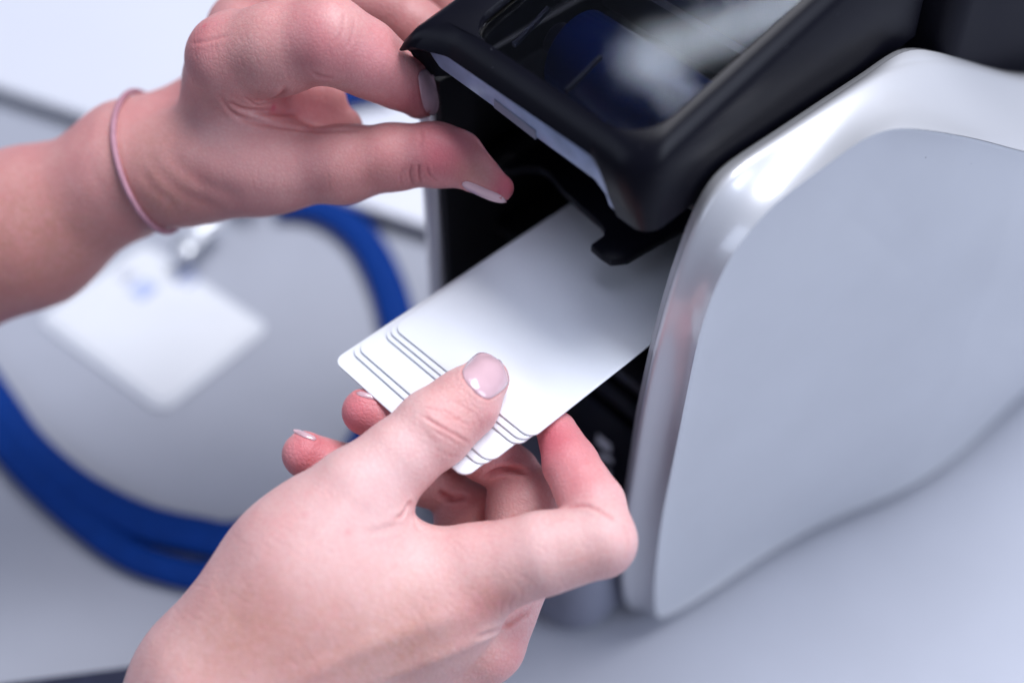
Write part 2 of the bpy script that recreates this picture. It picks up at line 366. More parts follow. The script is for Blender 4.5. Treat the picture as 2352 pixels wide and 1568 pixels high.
for t in (0.0, 0.006, 0.02, 0.06, 0.15, 0.3, 0.5, 0.7, 0.88, 1.0):
    q = ringB.copy() - oB * 0.0002
    q[:, 1:] = q[:, 1:] * (1 - t) + cen[1:] * t
    tgt = xo(q[:, 1]) + 0.0045 * np.clip(1 - ((q[:, 2] - 0.095) / 0.10) ** 2, 0, 1) * min(1.0, t * 2.2); w = min(1.0, t * 8)
    q[:, 0] = q[:, 0] * (1 - w) + tgt * w - (0.0001 if 0 < t else 0.0003)
    rr.append(q)
V, F = loft(rr); mesh("side_panel", V, F, M['silvermatt'], prn)

# left outer panel (only its edge shows)
prism("side_panel", [(0.046, 0.004), (0.044, 0.05), (0.045, 0.18), (0.08, 0.186), (0.25, 0.18), (0.25, 0.004)], 0, -0.0690, -0.0628, M['silver'], prn, 0.0018)
# chassis: walls, floor and back of the card slot
box("slot_wall", (-0.0626, 0.0465, 0.006), (-0.0595, 0.24, 0.178), M['blackmatt'], prn, 0.0006)
box("slot_wall", (0.0228, 0.056, 0.006), (0.0246, 0.24, 0.140), M['blackmatt'], prn, 0.0005)
box("back_wall", (-0.0595, 0.150, 0.006), (0.0228, 0.155, 0.178), M['blackmatt'], prn, 0.0005)
box("slot_floor", (-0.0590, 0.066, 0.108), (0.0226, 0.1495, 0.112), M['blackmatt'], prn, 0.0006)
box("inner_face", (-0.0590, 0.062, 0.010), (0.0226, 0.0655, 0.088), M['blackmatt'], prn, 0.0008)
# dark feeder parts seen right of the cards
fb = prism("feed_bar", [(0.0035, 0.052), (0.0055, 0.0475), (0.0095, 0.0462), (0.0130, 0.049), (0.0150, 0.058), (0.0150, 0.11), (0.0035, 0.11)], 2, 0.1215, 0.1262, M['midgrey'], prn, 0.0012)
box("feed_tray", (-0.004, 0.056, 0.086), (0.0215, 0.068, 0.094), M['black'], prn, 0.0010)
box("feed_latch", (0.000, 0.0585, 0.0945), (0.016, 0.0685, 0.100), M['innergrey'], prn, 0.0010)
pf = box("label_plate", (-0.012, 0.0585, 0.030), (0.0165, 0.0615, 0.0768), M['black'], prn, 0.0006)
def mark(px, py, w, h):
    p = on_y(px, py, 0.0583)
    box("printed_mark", (p[0] - w / 2, 0.0580, p[2] - h / 2), (p[0] + w / 2, 0.0584, p[2] + h / 2), M['mark'], prn, 0.0)
mark(1388, 1018, 0.0062, 0.0042); mark(1381, 1046, 0.0018, 0.0024); mark(1391, 1050, 0.0018, 0.0024); mark(1402, 1055, 0.0020, 0.0022); mark(1398, 1088, 0.0012, 0.0040)
box("guide_rib", (0.0178, 0.0555, 0.012), (0.0200, 0.0615, 0.078), M['midgrey'], prn, 0.0006)
# slate foot in front
prism("foot", rrect(-0.060, 0.0252, 0.0235, 0.061, 0.012), 2, 0.0045, 0.042, M['slate'], prn, 0.002)
box("rubber_foot", (-0.055, 0.04, 0.0), (0.02, 0.20, 0.0044), M['darkedge'], prn, 0.001)
# hopper cover: black plate over the cards with a finger notch
GZ = 0.1440
gp = [on_z(x, y, GZ)[:2] for x, y in ((1565, 537), (1440, 609), (1402, 612), (1380, 598), (1356, 577), (1385, 556), (1388, 540), (1378, 526), (1330, 484), (1292, 450), (1262, 412), (1240, 399), (1205, 398), (1175, 404), (1120, 404), (1100, 372), (1102, 344), (1118, 336), (1060, 290))]
gp += [np.array([-0.0592, gp[-1][1]]), np.array([-0.0592, 0.149]), np.array([0.0224, 0.149]), np.array([0.0224, gp[0][1] + 0.012])]
prism("hopper_cover", gp, 2, GZ, GZ + 0.0026, M['black'], prn, 0.0005, 2)
p = on_y(1180, 315, 0.062)
box("feed_bar", (on_y(1118, 262, 0.062)[0], 0.062, 0.170), (on_y(1245, 368, 0.062)[0], 0.066, 0.1745), M['midgrey'], prn, 0.0008)

# lid --------------------------------------------------------------
lid_n = 18
def lid_ring(x0, x1, y0, y1, r, z0, tilt, n=14, rf=None):
    P = []; rf = rf or r
    def arc(cx, cy, a, r=r):
        for k in range(n + 1):
            t = R(a + 90 * k / n); P.append((cx + r * math.cos(t), cy + r * math.sin(t)))
    def seg(a, b, m):
        for k in range(1, m): t = k / m; P.append((a[0] + (b[0] - a[0]) * t, a[1] + (b[1] - a[1]) * t))
    arc(x1 - r, y1 - r, 0); seg((x1 - r, y1), (x0 + r, y1), 6)
    arc(x0 + r, y1 - r, 90); seg((x0, y1 - r), (x0, y0 + r), 24)
    arc(x0 + r, y0 + r, 180); seg((x0 + r, y0), (x1 - rf, y0), 60)
    arc(x1 - rf, y0 + rf, 270, rf); seg((x1, y0 + rf), (x1, y1 - r), 24)
    P = np.array(P); z = z0 + (P[:, 1] - 0.0426) * tilt
    return np.column_stack([P, z])
YB = 0.150
T = 0.25
r0 = lid_ring(-0.0600, 0.0232, 0.0425, YB, 0.0012, 0.1803, 0.06, rf=0.0055)
def lower_edge(r):
    f = (r[:, 1] < 0.0445)
    lift = np.interp(r[:, 0], [-0.0605, -0.056, 0.0045, 0.0085, 0.0115, 0.0125], [0.0135, 0.0182, 0.0182, 0.0150, 0.0040, 0.0])
    r = r.copy(); r[f, 2] = 0.1803 + lift[f]; return r
r0 = lower_edge(r0)

top = lambda i, z, rf: lid_ring(-0.0585 + i, 0.0229 - i * 1.0, 0.0383 + i, YB - i, 0.0026, z, T, rf=rf)
r1b = top(0.0000, 0.1960, 0.009); r2 = top(0.0006, 0.1990, 0.0095); r3 = top(0.0018, 0.2019, 0.0095); r4 = top(0.0036, 0.2038, 0.0090); r5 = top(0.0053, 0.2046, 0.0085)
w0 = lid_ring(-0.0450, 0.0168, 0.0442, YB - 0.008, 0.0075, 0.2048, T, rf=0.0115); w1 = lid_ring(-0.0447, 0.0165, 0.0443, YB - 0.0083, 0.0073, 0.2043, T, rf=0.0115)
w2 = lid_ring(-0.0445, 0.0163, 0.0445, YB - 0.0085, 0.0072, 0.2030, T, rf=0.0115)
rin = r0.copy(); rin[:, 0] = np.clip(rin[:, 0], -0.0575, 0.0212); rin[:, 1] = np.clip(rin[:, 1], 0.0455, YB - 0.003)
rin2 = rin.copy(); rin2[:, 2] = 0.1975 + (rin2[:, 1] - 0.0426) * T
w3 = w2.copy(); w3[:, 2] -= 0.0025
r1 = r0 * 0.55 + r1b * 0.45
rings = [rin2, rin, r0, r1, r2, r3, r4, r5, w0, w1, w2, w3]
# grip at the front left corner
for r, am in zip(rings[2:8], (0.0078, 0.0082, 0.0068, 0.0060, 0.0045, 0.0030)):
    k = (np.clip(1 - np.abs(r[:, 0] + 0.0600) / 0.013, 0, 1) * np.clip(1 - np.abs(r[:, 1] - 0.0395) / 0.022, 0, 1))[:, None]
    r += k * np.array([-0.30 * am, -am, 0.0])
V, F = loft(rings); autosmooth(mesh("lid", V, F, M['black'], prn), 50)
V, F = loft([w3 + np.array([0, 0, 0.0002]), w2 - np.array([0, 0, 0.0004])], True, True, True)
mesh("lid_window", V, F, M['glass'], prn, False)
lp = [(-0.0612, 0.1955), (-0.0590, 0.1962), (0.0045, 0.1956), (0.0085, 0.1925), (0.0112, 0.1880), (0.0122, 0.1812), (0.0095, 0.1815), (0.0080, 0.1845), (0.0040, 0.1868), (-0.0545, 0.1880), (-0.0575, 0.1900), (-0.0605, 0.1930)]
lip = prism("window_lip", lp, 1, 0.0424, 0.0456, M['frost'], prn, 0.0008, 2)
for (pa, pb, dz, hh, mm) in (((1135, 218), (1232, 292), -0.0012, 0.0030, M['slate']), ((1250, 262), (1370, 352), 0.0006, 0.0008, M['inbright']), ((1020, 112), (1120, 180), 0.0006, 0.0008, M['inbright'])):  # slate inset, then two pale strips painting highlights on the lip
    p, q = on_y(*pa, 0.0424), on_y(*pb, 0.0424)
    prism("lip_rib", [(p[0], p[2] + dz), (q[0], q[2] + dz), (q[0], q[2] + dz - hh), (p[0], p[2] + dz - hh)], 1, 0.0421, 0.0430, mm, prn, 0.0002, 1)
# what shows through the window: ribbon rolls, cross bars
def cyl(name, x0, x1, y, z, r, m, n=28):
    tube(name, [(x0, y, z), (x0 + 0.0004, y, z), (x1 - 0.0004, y, z), (x1, y, z)], [r * 0.96, r, r, r * 0.96], m, prn, n=n)
cyl("ribbon_roll", -0.036, 0.010, 0.076, 0.186, 0.0125, M['ribbon'])
cyl("ribbon_roll", -0.036, 0.010, 0.116, 0.196, 0.015, M['ribbon'])
cyl("spool_core", -0.044, 0.0155, 0.076, 0.186, 0.0050, M['innergrey'], 18)
cyl("spool_core", -0.044, 0.0155, 0.116, 0.196, 0.0060, M['innergrey'], 18)
box("cross_bar", (-0.044, 0.094, 0.188), (0.0160, 0.0975, 0.199), M['innergrey'], prn, 0.0008)
def below_window(px, py, drop):
    d = ray(px, py); z0 = 0.2030 - drop
    k = (z0 + (CAM[1] - 0.0426) * T - CAM[2]) / (d[2] - T * d[1]); return CAM + d * k
def strip_below(name, a, b, w, drop, m):
    p, q = below_window(*a, drop), below_window(*b, drop); t = (q - p) / np.linalg.norm(q - p); sd = np.cross(t, [0, -0.24, 0.97]) * w / 2
    up = np.array([0, -0.24, 0.97]) * 0.0012
    V, F = loft([np.array([p - sd, p + sd, q + sd, q - sd]) - up, np.array([p - sd, p + sd, q + sd, q - sd])], True, True, True); return mesh(name, V, F, m, prn, False)
strip_below("cartridge_rib", (1180, 105), (1260, 20), 0.0012, 0.007, M['innergrey'])
strip_below("cartridge_rib", (1300, 210), (1380, 130), 0.0010, 0.006, M['innergrey'])
box("lid_liner", (-0.0565, 0.066, 0.1700), (0.0205, 0.1485, 0.1725), M['blackmatt'], prn, 0.0006)
# rear cover, upper right
o = prism("rear_cover", [(0.1560, 0.10), (0.1545, 0.205), (0.1600, 0.226), (0.175, 0.234), (0.30, 0.232), (0.30, 0.05), (0.2, 0.06)], 0, -0.066, 0.0320, M['blackgrain'], prn, 0.006, 4)
box("hinge_block", (-0.06, 0.1505, 0.10), (0.0225, 0.1535, 0.165), M['blackmatt'], prn, 0.001)

# ------------------------------------------------------------------ hands: distance-field flesh, surface nets, creases, nails
def smin(a, b, k):
    h = np.clip(0.5 + 0.5 * (b - a) / k, 0, 1); return b + (a - b) * h - k * h * (1 - h)
def conv(ch): return [(at(x, y, d), r * d / FPX) for x, y, d, r in ch]
class Hand:
    def __init__(s, H, lo, hi):
        s.h = H; s.o = np.array(lo, np.float32); n = np.ceil((np.array(hi) - lo) / H).astype(int) + 1
        s.n = n; s.body = np.full(n, 0.06, np.float32)
        s.ax = [(s.o[i] + H * np.arange(n[i])).astype(np.float32) for i in range(3)]
    def win(s, lo, hi):
        a = np.clip(np.floor((lo - s.o) / s.h).astype(int), 0, s.n - 1); b = np.clip(np.ceil((hi - s.o) / s.h).astype(int) + 1, 1, s.n)
        return tuple(slice(a[i], b[i]) for i in range(3))
    def cone(s, w, a, ra, b, rb, flat=None):
        X = s.ax[0][w[0]][:, None, None] - np.float32(a[0]); Y = s.ax[1][w[1]][None, :, None] - np.float32(a[1]); Z = s.ax[2][w[2]][None, None, :] - np.float32(a[2])
        ba = (b - a).astype(np.float32); L2 = float(ba @ ba) + 1e-12
        t = np.clip((X * ba[0] + Y * ba[1] + Z * ba[2]) / L2, 0, 1)
        X = X - t * ba[0]; Y = Y - t * ba[1]; Z = Z - t * ba[2]
        q = X * X + Y * Y + Z * Z
        if flat is not None:
            v, f = flat; dt = X * np.float32(v[0]) + Y * np.float32(v[1]) + Z * np.float32(v[2]); q = q + dt * dt * np.float32(1 / f ** 2 - 1)
            g = np.sqrt(q); r = ra + (rb - ra) * t; return (g - r) * np.float32(f ** 0.5)
        return np.sqrt(q) - (ra + (rb - ra) * t)
    def chain(s, arr, ch, kin, pad, flat=None):
        C = conv(ch)
        if len(C) == 1: C = C * 2
        for (a, ra), (b, rb) in zip(C[:-1], C[1:]):
            m = max(ra, rb) + pad
            w = s.win(np.minimum(a, b) - m, np.maximum(a, b) + m)
            arr[w] = smin(arr[w], s.cone(w, a, ra, b, rb, flat), kin)
    def add_body(s, ch, k=0.008, flat=None): s.chain(s.body, ch, k, 1.6 * k + 0.006, flat)
    def start(s): s.out = s.body.copy()
    def finger(s, ch, k=0.006, kin=0.0018, flat=None, kff=0):
        C = conv(ch); rm = max(r for _, r in C) + 1.6 * k + 0.006; P = np.array([p for p, _ in C])
        w = s.win(P.min(0) - rm, P.max(0) + rm)
        sub = Hand.__new__(Hand); sub.h = s.h; sub.o = np.array([s.ax[i][w[i].start] for i in range(3)], np.float32)
        sub.ax = [s.ax[i][w[i]] for i in range(3)]; sub.n = np.array([len(a) for a in sub.ax])
        arr = np.full(sub.n, 0.06, np.float32); sub.chain(arr, ch, kin, 1.6 * k + 0.006, flat)
        o = np.minimum(s.out[w], smin(s.body[w], arr, k))
        if kff: o = np.minimum(o, smin(s.out[w], arr, kff))
        s.out[w] = o
    def carve(s, ch, k=0.003):
        """push flesh in along a capsule"""
        C = conv(ch)
        for (a, ra), (b, rb) in zip(C[:-1], C[1:]):
            m = max(ra, rb) + k + 0.003; w = s.win(np.minimum(a, b) - m, np.maximum(a, b) + m)
            s.out[w] = -smin(-s.out[w], s.cone(w, a, ra, b, rb), k)
    def mesh(s):
        phi = s.out; h = s.h; ins = phi < 0
        n = s.n; c = np.zeros(n - 1, np.int8)
        for i in (0, 1):
            for j in (0, 1):
                for k in (0, 1): c += ins[i:n[0] - 1 + i, j:n[1] - 1 + j, k:n[2] - 1 + k]
        act = np.argwhere((c > 0) & (c < 8)); idx = np.full(n - 1, -1, np.int32); idx[tuple(act.T)] = np.arange(len(act))
        acc = np.zeros((len(act), 3)); cnt = np.zeros(len(act))
        cor = np.array([(i, j, k) for i in (0, 1) for j in (0, 1) for k in (0, 1)])
        val = np.stack([phi[tuple((act + q).T)] for q in cor], 1)
        for a in range(8):
            for b in range(a + 1, 8):
                if np.abs(cor[a] - cor[b]).sum() != 1: continue
                m = (val[:, a] < 0) != (val[:, b] < 0); t = val[m, a] / (val[m, a] - val[m, b])
                acc[m] += cor[a] + t[:, None] * (cor[b] - cor[a]); cnt[m] += 1
        V = s.o + h * (act + acc / cnt[:, None])
        Fs = []
        for ax in range(3):
            u, v = (ax + 1) % 3, (ax + 2) % 3
            sl0 = [slice(1, -1)] * 3; sl0[ax] = slice(0, -1); sl1 = [slice(1, -1)] * 3; sl1[ax] = slice(1, None)
            d = ins[tuple(sl0)].astype(np.int8) - ins[tuple(sl1)]
            e = np.argwhere(d != 0); sg = d[tuple(e.T)]; e = e + 1; e[:, ax] -= 1
            q = []
            for du, dv in ((-1, -1), (0, -1), (0, 0), (-1, 0)):
                f = e.copy(); f[:, u] += du; f[:, v] += dv; q.append(idx[tuple(f.T)])
            q = np.stack(q, 1); q[sg < 0] = q[sg < 0][:, ::-1]; Fs.append(q)
        F = np.vstack(Fs); F = F[(F >= 0).all(1)]
        return V, F
def vnormals(V, F):
    n = np.cross(V[F[:, 2]] - V[F[:, 0]], V[F[:, 3]] - V[F[:, 1]]); N = np.zeros_like(V)
    for k in range(4):
        for j in range(3): N[:, j] += np.bincount(F[:, k], n[:, j], len(V))
    return N / (np.linalg.norm(N, axis=1)[:, None] + 1e-15)
def relax(V, F, it, lam=0.5):
    E = np.vstack([F[:, [0, 1]], F[:, [1, 2]], F[:, [2, 3]], F[:, [3, 0]]])
    deg = np.bincount(E[:, 0], minlength=len(V)) + np.bincount(E[:, 1], minlength=len(V))
    for i in range(it):
        l = lam if i % 2 == 0 else -lam * 1.02
        S = np.stack([np.bincount(E[:, 0], V[E[:, 1], k], len(V)) + np.bincount(E[:, 1], V[E[:, 0], k], len(V)) for k in range(3)], 1)
        V = V + l * (S / deg[:, None] - V)
    return V
class Surf:
    """lookup of the visible surface under a measured point, used to lay creases and nails on the flesh"""
    def __init__(s, V, N):
        s.V, s.N = V, N; q = proj(V); s.px = q[:, :2]; s.d = q[:, 2]
        vis = ((CAM - V) * N).sum(1) > 0
        s.cell = 8.0; s.map = {}
        ii = np.where(vis)[0]; cx = np.floor(s.px[ii] / s.cell).astype(int)
        key = cx[:, 0] * 100003 + cx[:, 1]; o = np.argsort(key, kind='stable'); ks = key[o]; ii = ii[o]
        b = np.r_[0, np.where(np.diff(ks))[0] + 1, len(ks)]
        for a, e in zip(b[:-1], b[1:]): s.map[ks[a]] = ii[a:e]
    def hit(s, x, y):
        cx, cy = int(math.floor(x / s.cell)), int(math.floor(y / s.cell)); c = []
        for i in (-1, 0, 1):
            for j in (-1, 0, 1):
                k = (cx + i) * 100003 + cy + j
                if k in s.map: c.append(s.map[k])
        if not c: return None
        c = np.concatenate(c); r = np.hypot(s.px[c, 0] - x, s.px[c, 1] - y)
        near = c[r < max(7.0, r.min() + 2.5)]
        dm = s.d[near].min(); near = near[s.d[near] < dm + 0.004]
        r = np.hypot(s.px[near, 0] - x, s.px[near, 1] - y); wt = 1 / (r + 0.5) ** 2; wt /= wt.sum()
        dep = (s.d[near] * wt).sum()
        return at(x, y, dep), (s.N[near] * wt[:, None]).sum(0)
def seg_dist(V, P):
    best = np.full(len(V), 1.0); tt = np.zeros(len(V)); L = len(P) - 1
    lo, hi = P.min(0) - 0.006, P.max(0) + 0.006
    m = np.where(((V > lo) & (V < hi)).all(1))[0]
    for i in range(L):
        a, b = P[i], P[i + 1]; ba = b - a; t = np.clip(((V[m] - a) @ ba) / (ba @ ba + 1e-15), 0, 1)
        d = np.linalg.norm(V[m] - a - t[:, None] * ba, axis=1); k = d < best[m]
        best[m[k]] = d[k]; tt[m[k]] = (i + t[k]) / L
    return m, best[m], tt[m]
def build_hand(name, H, creases, spots, nails, skin, parent, label, shade_spots=(), tendons=()):
    V, F = H.mesh(); V = relax(V, F, 6); N = vnormals(V, F); S = Surf(V, N)
    flush = np.zeros(len(V)); cre = np.zeros(len(V)); disp = np.zeros(len(V))
    for x, y, rad, s in spots:
        h = S.hit(x, y)
        if h is None: print("spot missed", name, x, y); continue
        d2 = ((V - h[0]) ** 2).sum(1); flush += s * np.exp(-d2 / (2 * (rad * 0.377 / FPX) ** 2))
    tn = np.zeros(len(V))
    for x, y, rad, s in shade_spots:  # shade painted brown into the skin around these spots
        h = S.hit(x, y)
        if h is not None: tn += s * np.exp(-((V - h[0]) ** 2).sum(1) / (2 * (rad * 0.377 / FPX) ** 2))
    def lay(L, width, depth, col_s, sign):
        pts = [S.hit(*p) for p in resample(spline(L, 24), 24)] if len(L) > 2 else [S.hit(*p) for p in resample(L, 12)]
        pts = np.array([p[0] for p in pts if p is not None])
        if len(pts) < 2: print("crease missed", name, L[0]); return
        m, d, t = seg_dist(V, pts); tap = np.clip(np.minimum(t, 1 - t) * 5, 0, 1) ** 0.7
        g = np.exp(-(d / width) ** 2) * tap; disp[m] += sign * depth * g
        if sign < 0: disp[m] += 0.35 * depth * np.exp(-((d - 2.3 * width) / (1.2 * width)) ** 2) * tap
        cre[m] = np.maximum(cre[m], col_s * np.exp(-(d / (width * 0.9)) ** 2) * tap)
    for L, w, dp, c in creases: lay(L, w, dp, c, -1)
    for L, w, dp in tendons: lay(L, w, dp, 0, 1)
    nail_data = []
    for kind, base, tip, half, out, droop, lift in nails:
        # nail axis from the cuticle (base) to the free edge (tip), half width, all in measuring px
        b = np.array(base, float); t = np.array(tip, float); ax = t - b; pr = np.array([-ax[1], ax[0]]) / np.linalg.norm(ax)
        G = []
        nu, nv = 17, 21
        for j in range(nv):
            v = j / (nv - 1)
            wdt = half * (0.80 + 0.30 * math.sin(math.pi * min(1, v * 0.75 + 0.1))) * math.sqrt(max(0.0, 1 - max(0, (0.16 - v) / 0.17) ** 2)) * math.sqrt(max(0.02, 1 - max(0, (v - 0.72) / 0.285) ** 2))
            row = []
            for i in range(nu):
                u = -1 + 2 * i / (nu - 1)
                row.append(b + ax * (v + out * (1 - u * u) * 0) + pr * u * wdt)
            G.append(row)
        pts, ok = [], True
        for row in G:
            for p in row:
                h = S.hit(*p)
                pts.append(h)
        last = next(p for p in pts if p is not None)
        hits = []
        for p in pts:
            if p is not None: last = p
            hits.append(last)
        P = np.array([h[0] for h in hits]).reshape(nv, nu, 3); NN = np.array([h[1] for h in hits]).reshape(nv, nu, 3)
        for _ in range(3):
            Q = P.copy(); Q[1:-1, 1:-1] = 0.25 * (P[2:, 1:-1] + P[:-2, 1:-1] + P[1:-1, 2:] + P[1:-1, :-2]); P = Q
        Nm = NN.reshape(-1, 3).mean(0); Nm /= np.linalg.norm(Nm)
        NN /= np.linalg.norm(NN, axis=2)[:, :, None]
        uu = np.linspace(-1, 1, nu)[None, :, None]; vv = np.linspace(0, 1, nv)[:, None, None]
        rise = lift * (0.35 + 0.65 * (1 - uu ** 2)) * (0.25 + 0.75 * np.sin(np.pi * np.clip(vv * 0.8 + 0.1, 0, 1)))
        P = P + NN * rise
        edge = np.vstack([P[0], P[1:, -1], P[-1, ::-1], P[:0:-1, 0]])
        m, d, tt = seg_dist(V, np.vstack([edge, edge[:1]]))
        disp[m] -= 0.00016 * np.exp(-(d / 0.00035) ** 2)
        disp[m] += 0.00022 * np.exp(-((d - 0.0008) / 0.0005) ** 2)
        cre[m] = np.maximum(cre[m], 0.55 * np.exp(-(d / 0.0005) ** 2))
        nail_data.append((P, NN))
    V = V + N * disp[:, None]
    # slow unevenness of living flesh
    ph = rng.uniform(0, 6.28, (6, 3)); un = np.zeros(len(V))
    for k in range(6):
        w = np.array([rng.normal(), rng.normal(), rng.normal()]); w *= (260 + 160 * k) / np.linalg.norm(w); un += np.sin(V @ w + ph[k, 0]) / (1 + k)
    V = V + N * (un * 0.00010)[:, None]
    me = bpy.data.meshes.new(name); me.vertices.add(len(V)); me.vertices.foreach_set("co", V.astype(np.float32).ravel())
    me.loops.add(len(F) * 4); me.loops.foreach_set("vertex_index", F.astype(np.int32).ravel())
    me.polygons.add(len(F)); me.polygons.foreach_set("loop_start", np.arange(0, len(F) * 4, 4, dtype=np.int32))
    me.update(calc_edges=True); me.validate()
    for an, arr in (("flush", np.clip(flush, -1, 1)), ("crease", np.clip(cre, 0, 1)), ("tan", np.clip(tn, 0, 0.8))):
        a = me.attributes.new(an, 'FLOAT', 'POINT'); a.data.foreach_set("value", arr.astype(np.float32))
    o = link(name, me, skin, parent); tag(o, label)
    for P, NN in nail_data:
        nv, nu, _ = P.shape
        top = P.reshape(-1, 3); bot = (P - NN * 0.0006).reshape(-1, 3); nn = nv * nu
        Fc = []
        for j in range(nv - 1):
            for i in range(nu - 1):
                a = j * nu + i; Fc.append((a, a + 1, a + nu + 1, a + nu)); Fc.append((nn + a + nu, nn + a + nu + 1, nn + a + 1, nn + a))
        ring = [i for i in range(nu)] + [j * nu + nu - 1 for j in range(1, nv)] + [(nv - 1) * nu + i for i in range(nu - 2, -1, -1)] + [j * nu for j in range(nv - 2, 0, -1)]
        for a, b in zip(ring, ring[1:] + ring[:1]): Fc.append((b, a, nn + a, nn + b))
        mesh("fingernail", np.vstack([top, bot]), Fc, M['nail'], o)
    return o, V, N
#HANDS
per = tag(empty("person", tuple(on_z(300, 1100, 0.0))), "bare hands feeding blank white cards into the printer, one pinching its lid, pale pink nails", "person")

# ---- hand that holds the cards
RH = Hand(0.00055, *[(np.array([at(*q)[i] for q in ((-60, 1900, 0.40), (-60, 1900, 0.30), (1560, 700, 0.42), (1560, 700, 0.30), (1500, 1700, 0.43), (600, 800, 0.43), (100, 1400, 0.43), (1200, 1900, 0.30), (1300, 1900, 0.44))]) for i in range(3))] and
          (lambda Q: (Q.min(0), Q.max(0)))(np.array([at(*q) for q in ((30, 1800, 0.42), (30, 1800, 0.34), (1520, 760, 0.41), (1540, 900, 0.33), (1520, 1640, 0.33), (620, 900, 0.42), (640, 1000, 0.33), (1150, 1760, 0.44), (1200, 1760, 0.33))])))
RH.add_body([(290, 1890, 0.372, 210), (525, 1680, 0.370, 188)])                 # forearm and wrist
RH.add_body([(525, 1640, 0.368, 176), (980, 1390, 0.366, 132)], 0.012)          # second metacarpal
RH.add_body([(520, 1700, 0.374, 200), (1040, 1500, 0.378, 104)], 0.012)         # third metacarpal
RH.add_body([(560, 1760, 0.384, 200), (980, 1610, 0.392, 100)], 0.012)
RH.add_body([(530, 1540, 0.366, 140), (690, 1290, 0.363, 116), (825, 1125, 0.361, 92)], 0.024)
RH.add_body([(560, 1560, 0.364, 128), (750, 1385, 0.361, 112)], 0.024)   # thumb ball
RH.add_body([(740, 1330, 0.367, 85), (880, 1295, 0.370, 72)], 0.010)          # web of the thumb
RH.start()
RH.finger([(825, 1125, 0.362, 96), (910, 1055, 0.364, 88), (1000, 982, 0.367, 88), (1068, 926, 0.370, 78), (1112, 874, 0.3735, 58)], 0.0045, 0.003)
RH.finger([(980, 1390, 0.366, 132), (1110, 1310, 0.362, 110), (1240, 1272, 0.358, 96), (1378, 1240, 0.357, 86), (1362, 1160, 0.364, 76), (1310, 1065, 0.372, 64), (1278, 990, 0.3775, 47)], 0.010, 0.0012)
RH.finger([(1040, 1500, 0.378, 104), (1118, 1480, 0.374, 86), (1190, 1300, 0.384, 84), (1212, 1166, 0.389, 98), (1178, 1086, 0.390, 60), (1120, 1042, 0.388, 67), (1060, 1012, 0.388, 64), (900, 965, 0.387, 58), (838, 946, 0.386, 53)], 0.006, 0.0015)
RH.finger([(980, 1610, 0.392, 100), (1040, 1580, 0.390, 84), (1070, 1320, 0.399, 80), (1078, 1182, 0.401, 80), (1040, 1130, 0.402, 55), (985, 1100, 0.400, 63), (860, 1085, 0.395, 60), (745, 1065, 0.390, 57), (702, 1044, 0.388, 54)], 0.006, 0.0015)
RH.finger([(900, 1700, 0.402, 90), (950, 1480, 0.412, 74), (900, 1330, 0.414, 62), (800, 1230, 0.408, 55), (770, 1190, 0.404, 46)], 0.006, 0.0015)

c_r = [
    # thumb joint wrinkles
    ([(965, 952), (1005, 975), (1050, 1000), (1085, 1020)], 0.00034, 0.00042, 0.75),
    ([(972, 934), (1000, 940), (1018, 950)], 0.00028, 0.00026, 0.5), ([(1008, 935), (1035, 950), (1062, 968), (1080, 978)], 0.00028, 0.00028, 0.5),
    ([(1020, 955), (1045, 962), (1062, 958)], 0.00025, 0.00020, 0.35), ([(990, 985), (1030, 1008), (1065, 1028)], 0.00026, 0.00016, 0.2),
    ([(1010, 920), (1050, 925), (1095, 955), (1110, 1000)], 0.00028, 0.00016, 0.25), ([(1030, 915), (1075, 925), (1115, 955)], 0.00025, 0.00014, 0.2),
    ([(990, 1025), (1030, 1045), (1070, 1050)], 0.00030, 0.00018, 0.25), ([(985, 968), (1020, 990), (1040, 1012)], 0.00024, 0.00014, 0.15),
    ([(1095, 1000), (1110, 1020), (1105, 1040)], 0.0003, 0.00018, 0.2), ([(1085, 1060), (1095, 1040), (1098, 1020)], 0.0003, 0.0002, 0.35),
    # web of thumb
    ([(945, 1168), (938, 1155), (925, 1180), (905, 1192)], 0.0005, 0.0006, 0.5), ([(948, 1175), (955, 1200), (965, 1225)], 0.0006, 0.0004, 0.3),
    ([(925, 1200), (880, 1215), (840, 1222)], 0.0008, 0.0003, 0.15),
    # index fold
    ([(1300, 1166), (1345, 1160), (1385, 1176), (1420, 1200)], 0.0005, 0.0006, 0.6), ([(1425, 1195), (1440, 1225), (1442, 1260)], 0.0004, 0.00018, 0.25),
    # middle and ring folds
    ([(1108, 1098), (1140, 1082), (1170, 1078), (1215, 1086)], 0.0008, 0.0014, 0.9), ([(1005, 1128), (1035, 1144), (1075, 1138)], 0.0008, 0.0014, 0.9),
    # lower knuckle
    ([(1226, 1392), (1195, 1412), (1150, 1438), (1090, 1462)], 0.0007, 0.0007, 0.3),
    ([(1180, 1360), (1170, 1390), (1172, 1410)], 0.0003, 0.00015, 0.2), ([(1200, 1350), (1195, 1385)], 0.0003, 0.00015, 0.2), ([(1155, 1370), (1148, 1410)], 0.0003, 0.00014, 0.2),
]
for k in range(13):                                                               # fine cross wrinkles of the index finger
    t = k / 12; x, y = 1262 + 70 * t + random.uniform(-4, 4), 975 + 165 * t
    c_r.append(([(x - 22, y + 12), (x + 8, y + random.uniform(-2, 3)), (x + 36, y + 4)], 0.00022, 0.00010, 0.10))
rr_ = random.Random(11)
for k in range(70):                                                               # short skin lines over the back of the hand
    x, y = rr_.uniform(380, 1320), rr_.uniform(1180, 1560); a = rr_.gauss(0.75, 0.35); l = rr_.uniform(14, 38)
    c_r.append(([(x - l * math.cos(a), y - l * math.sin(a)), (x, y + rr_.uniform(-3, 3)), (x + l * math.cos(a), y + l * math.sin(a))], 0.00028, 0.00009, 0.13))
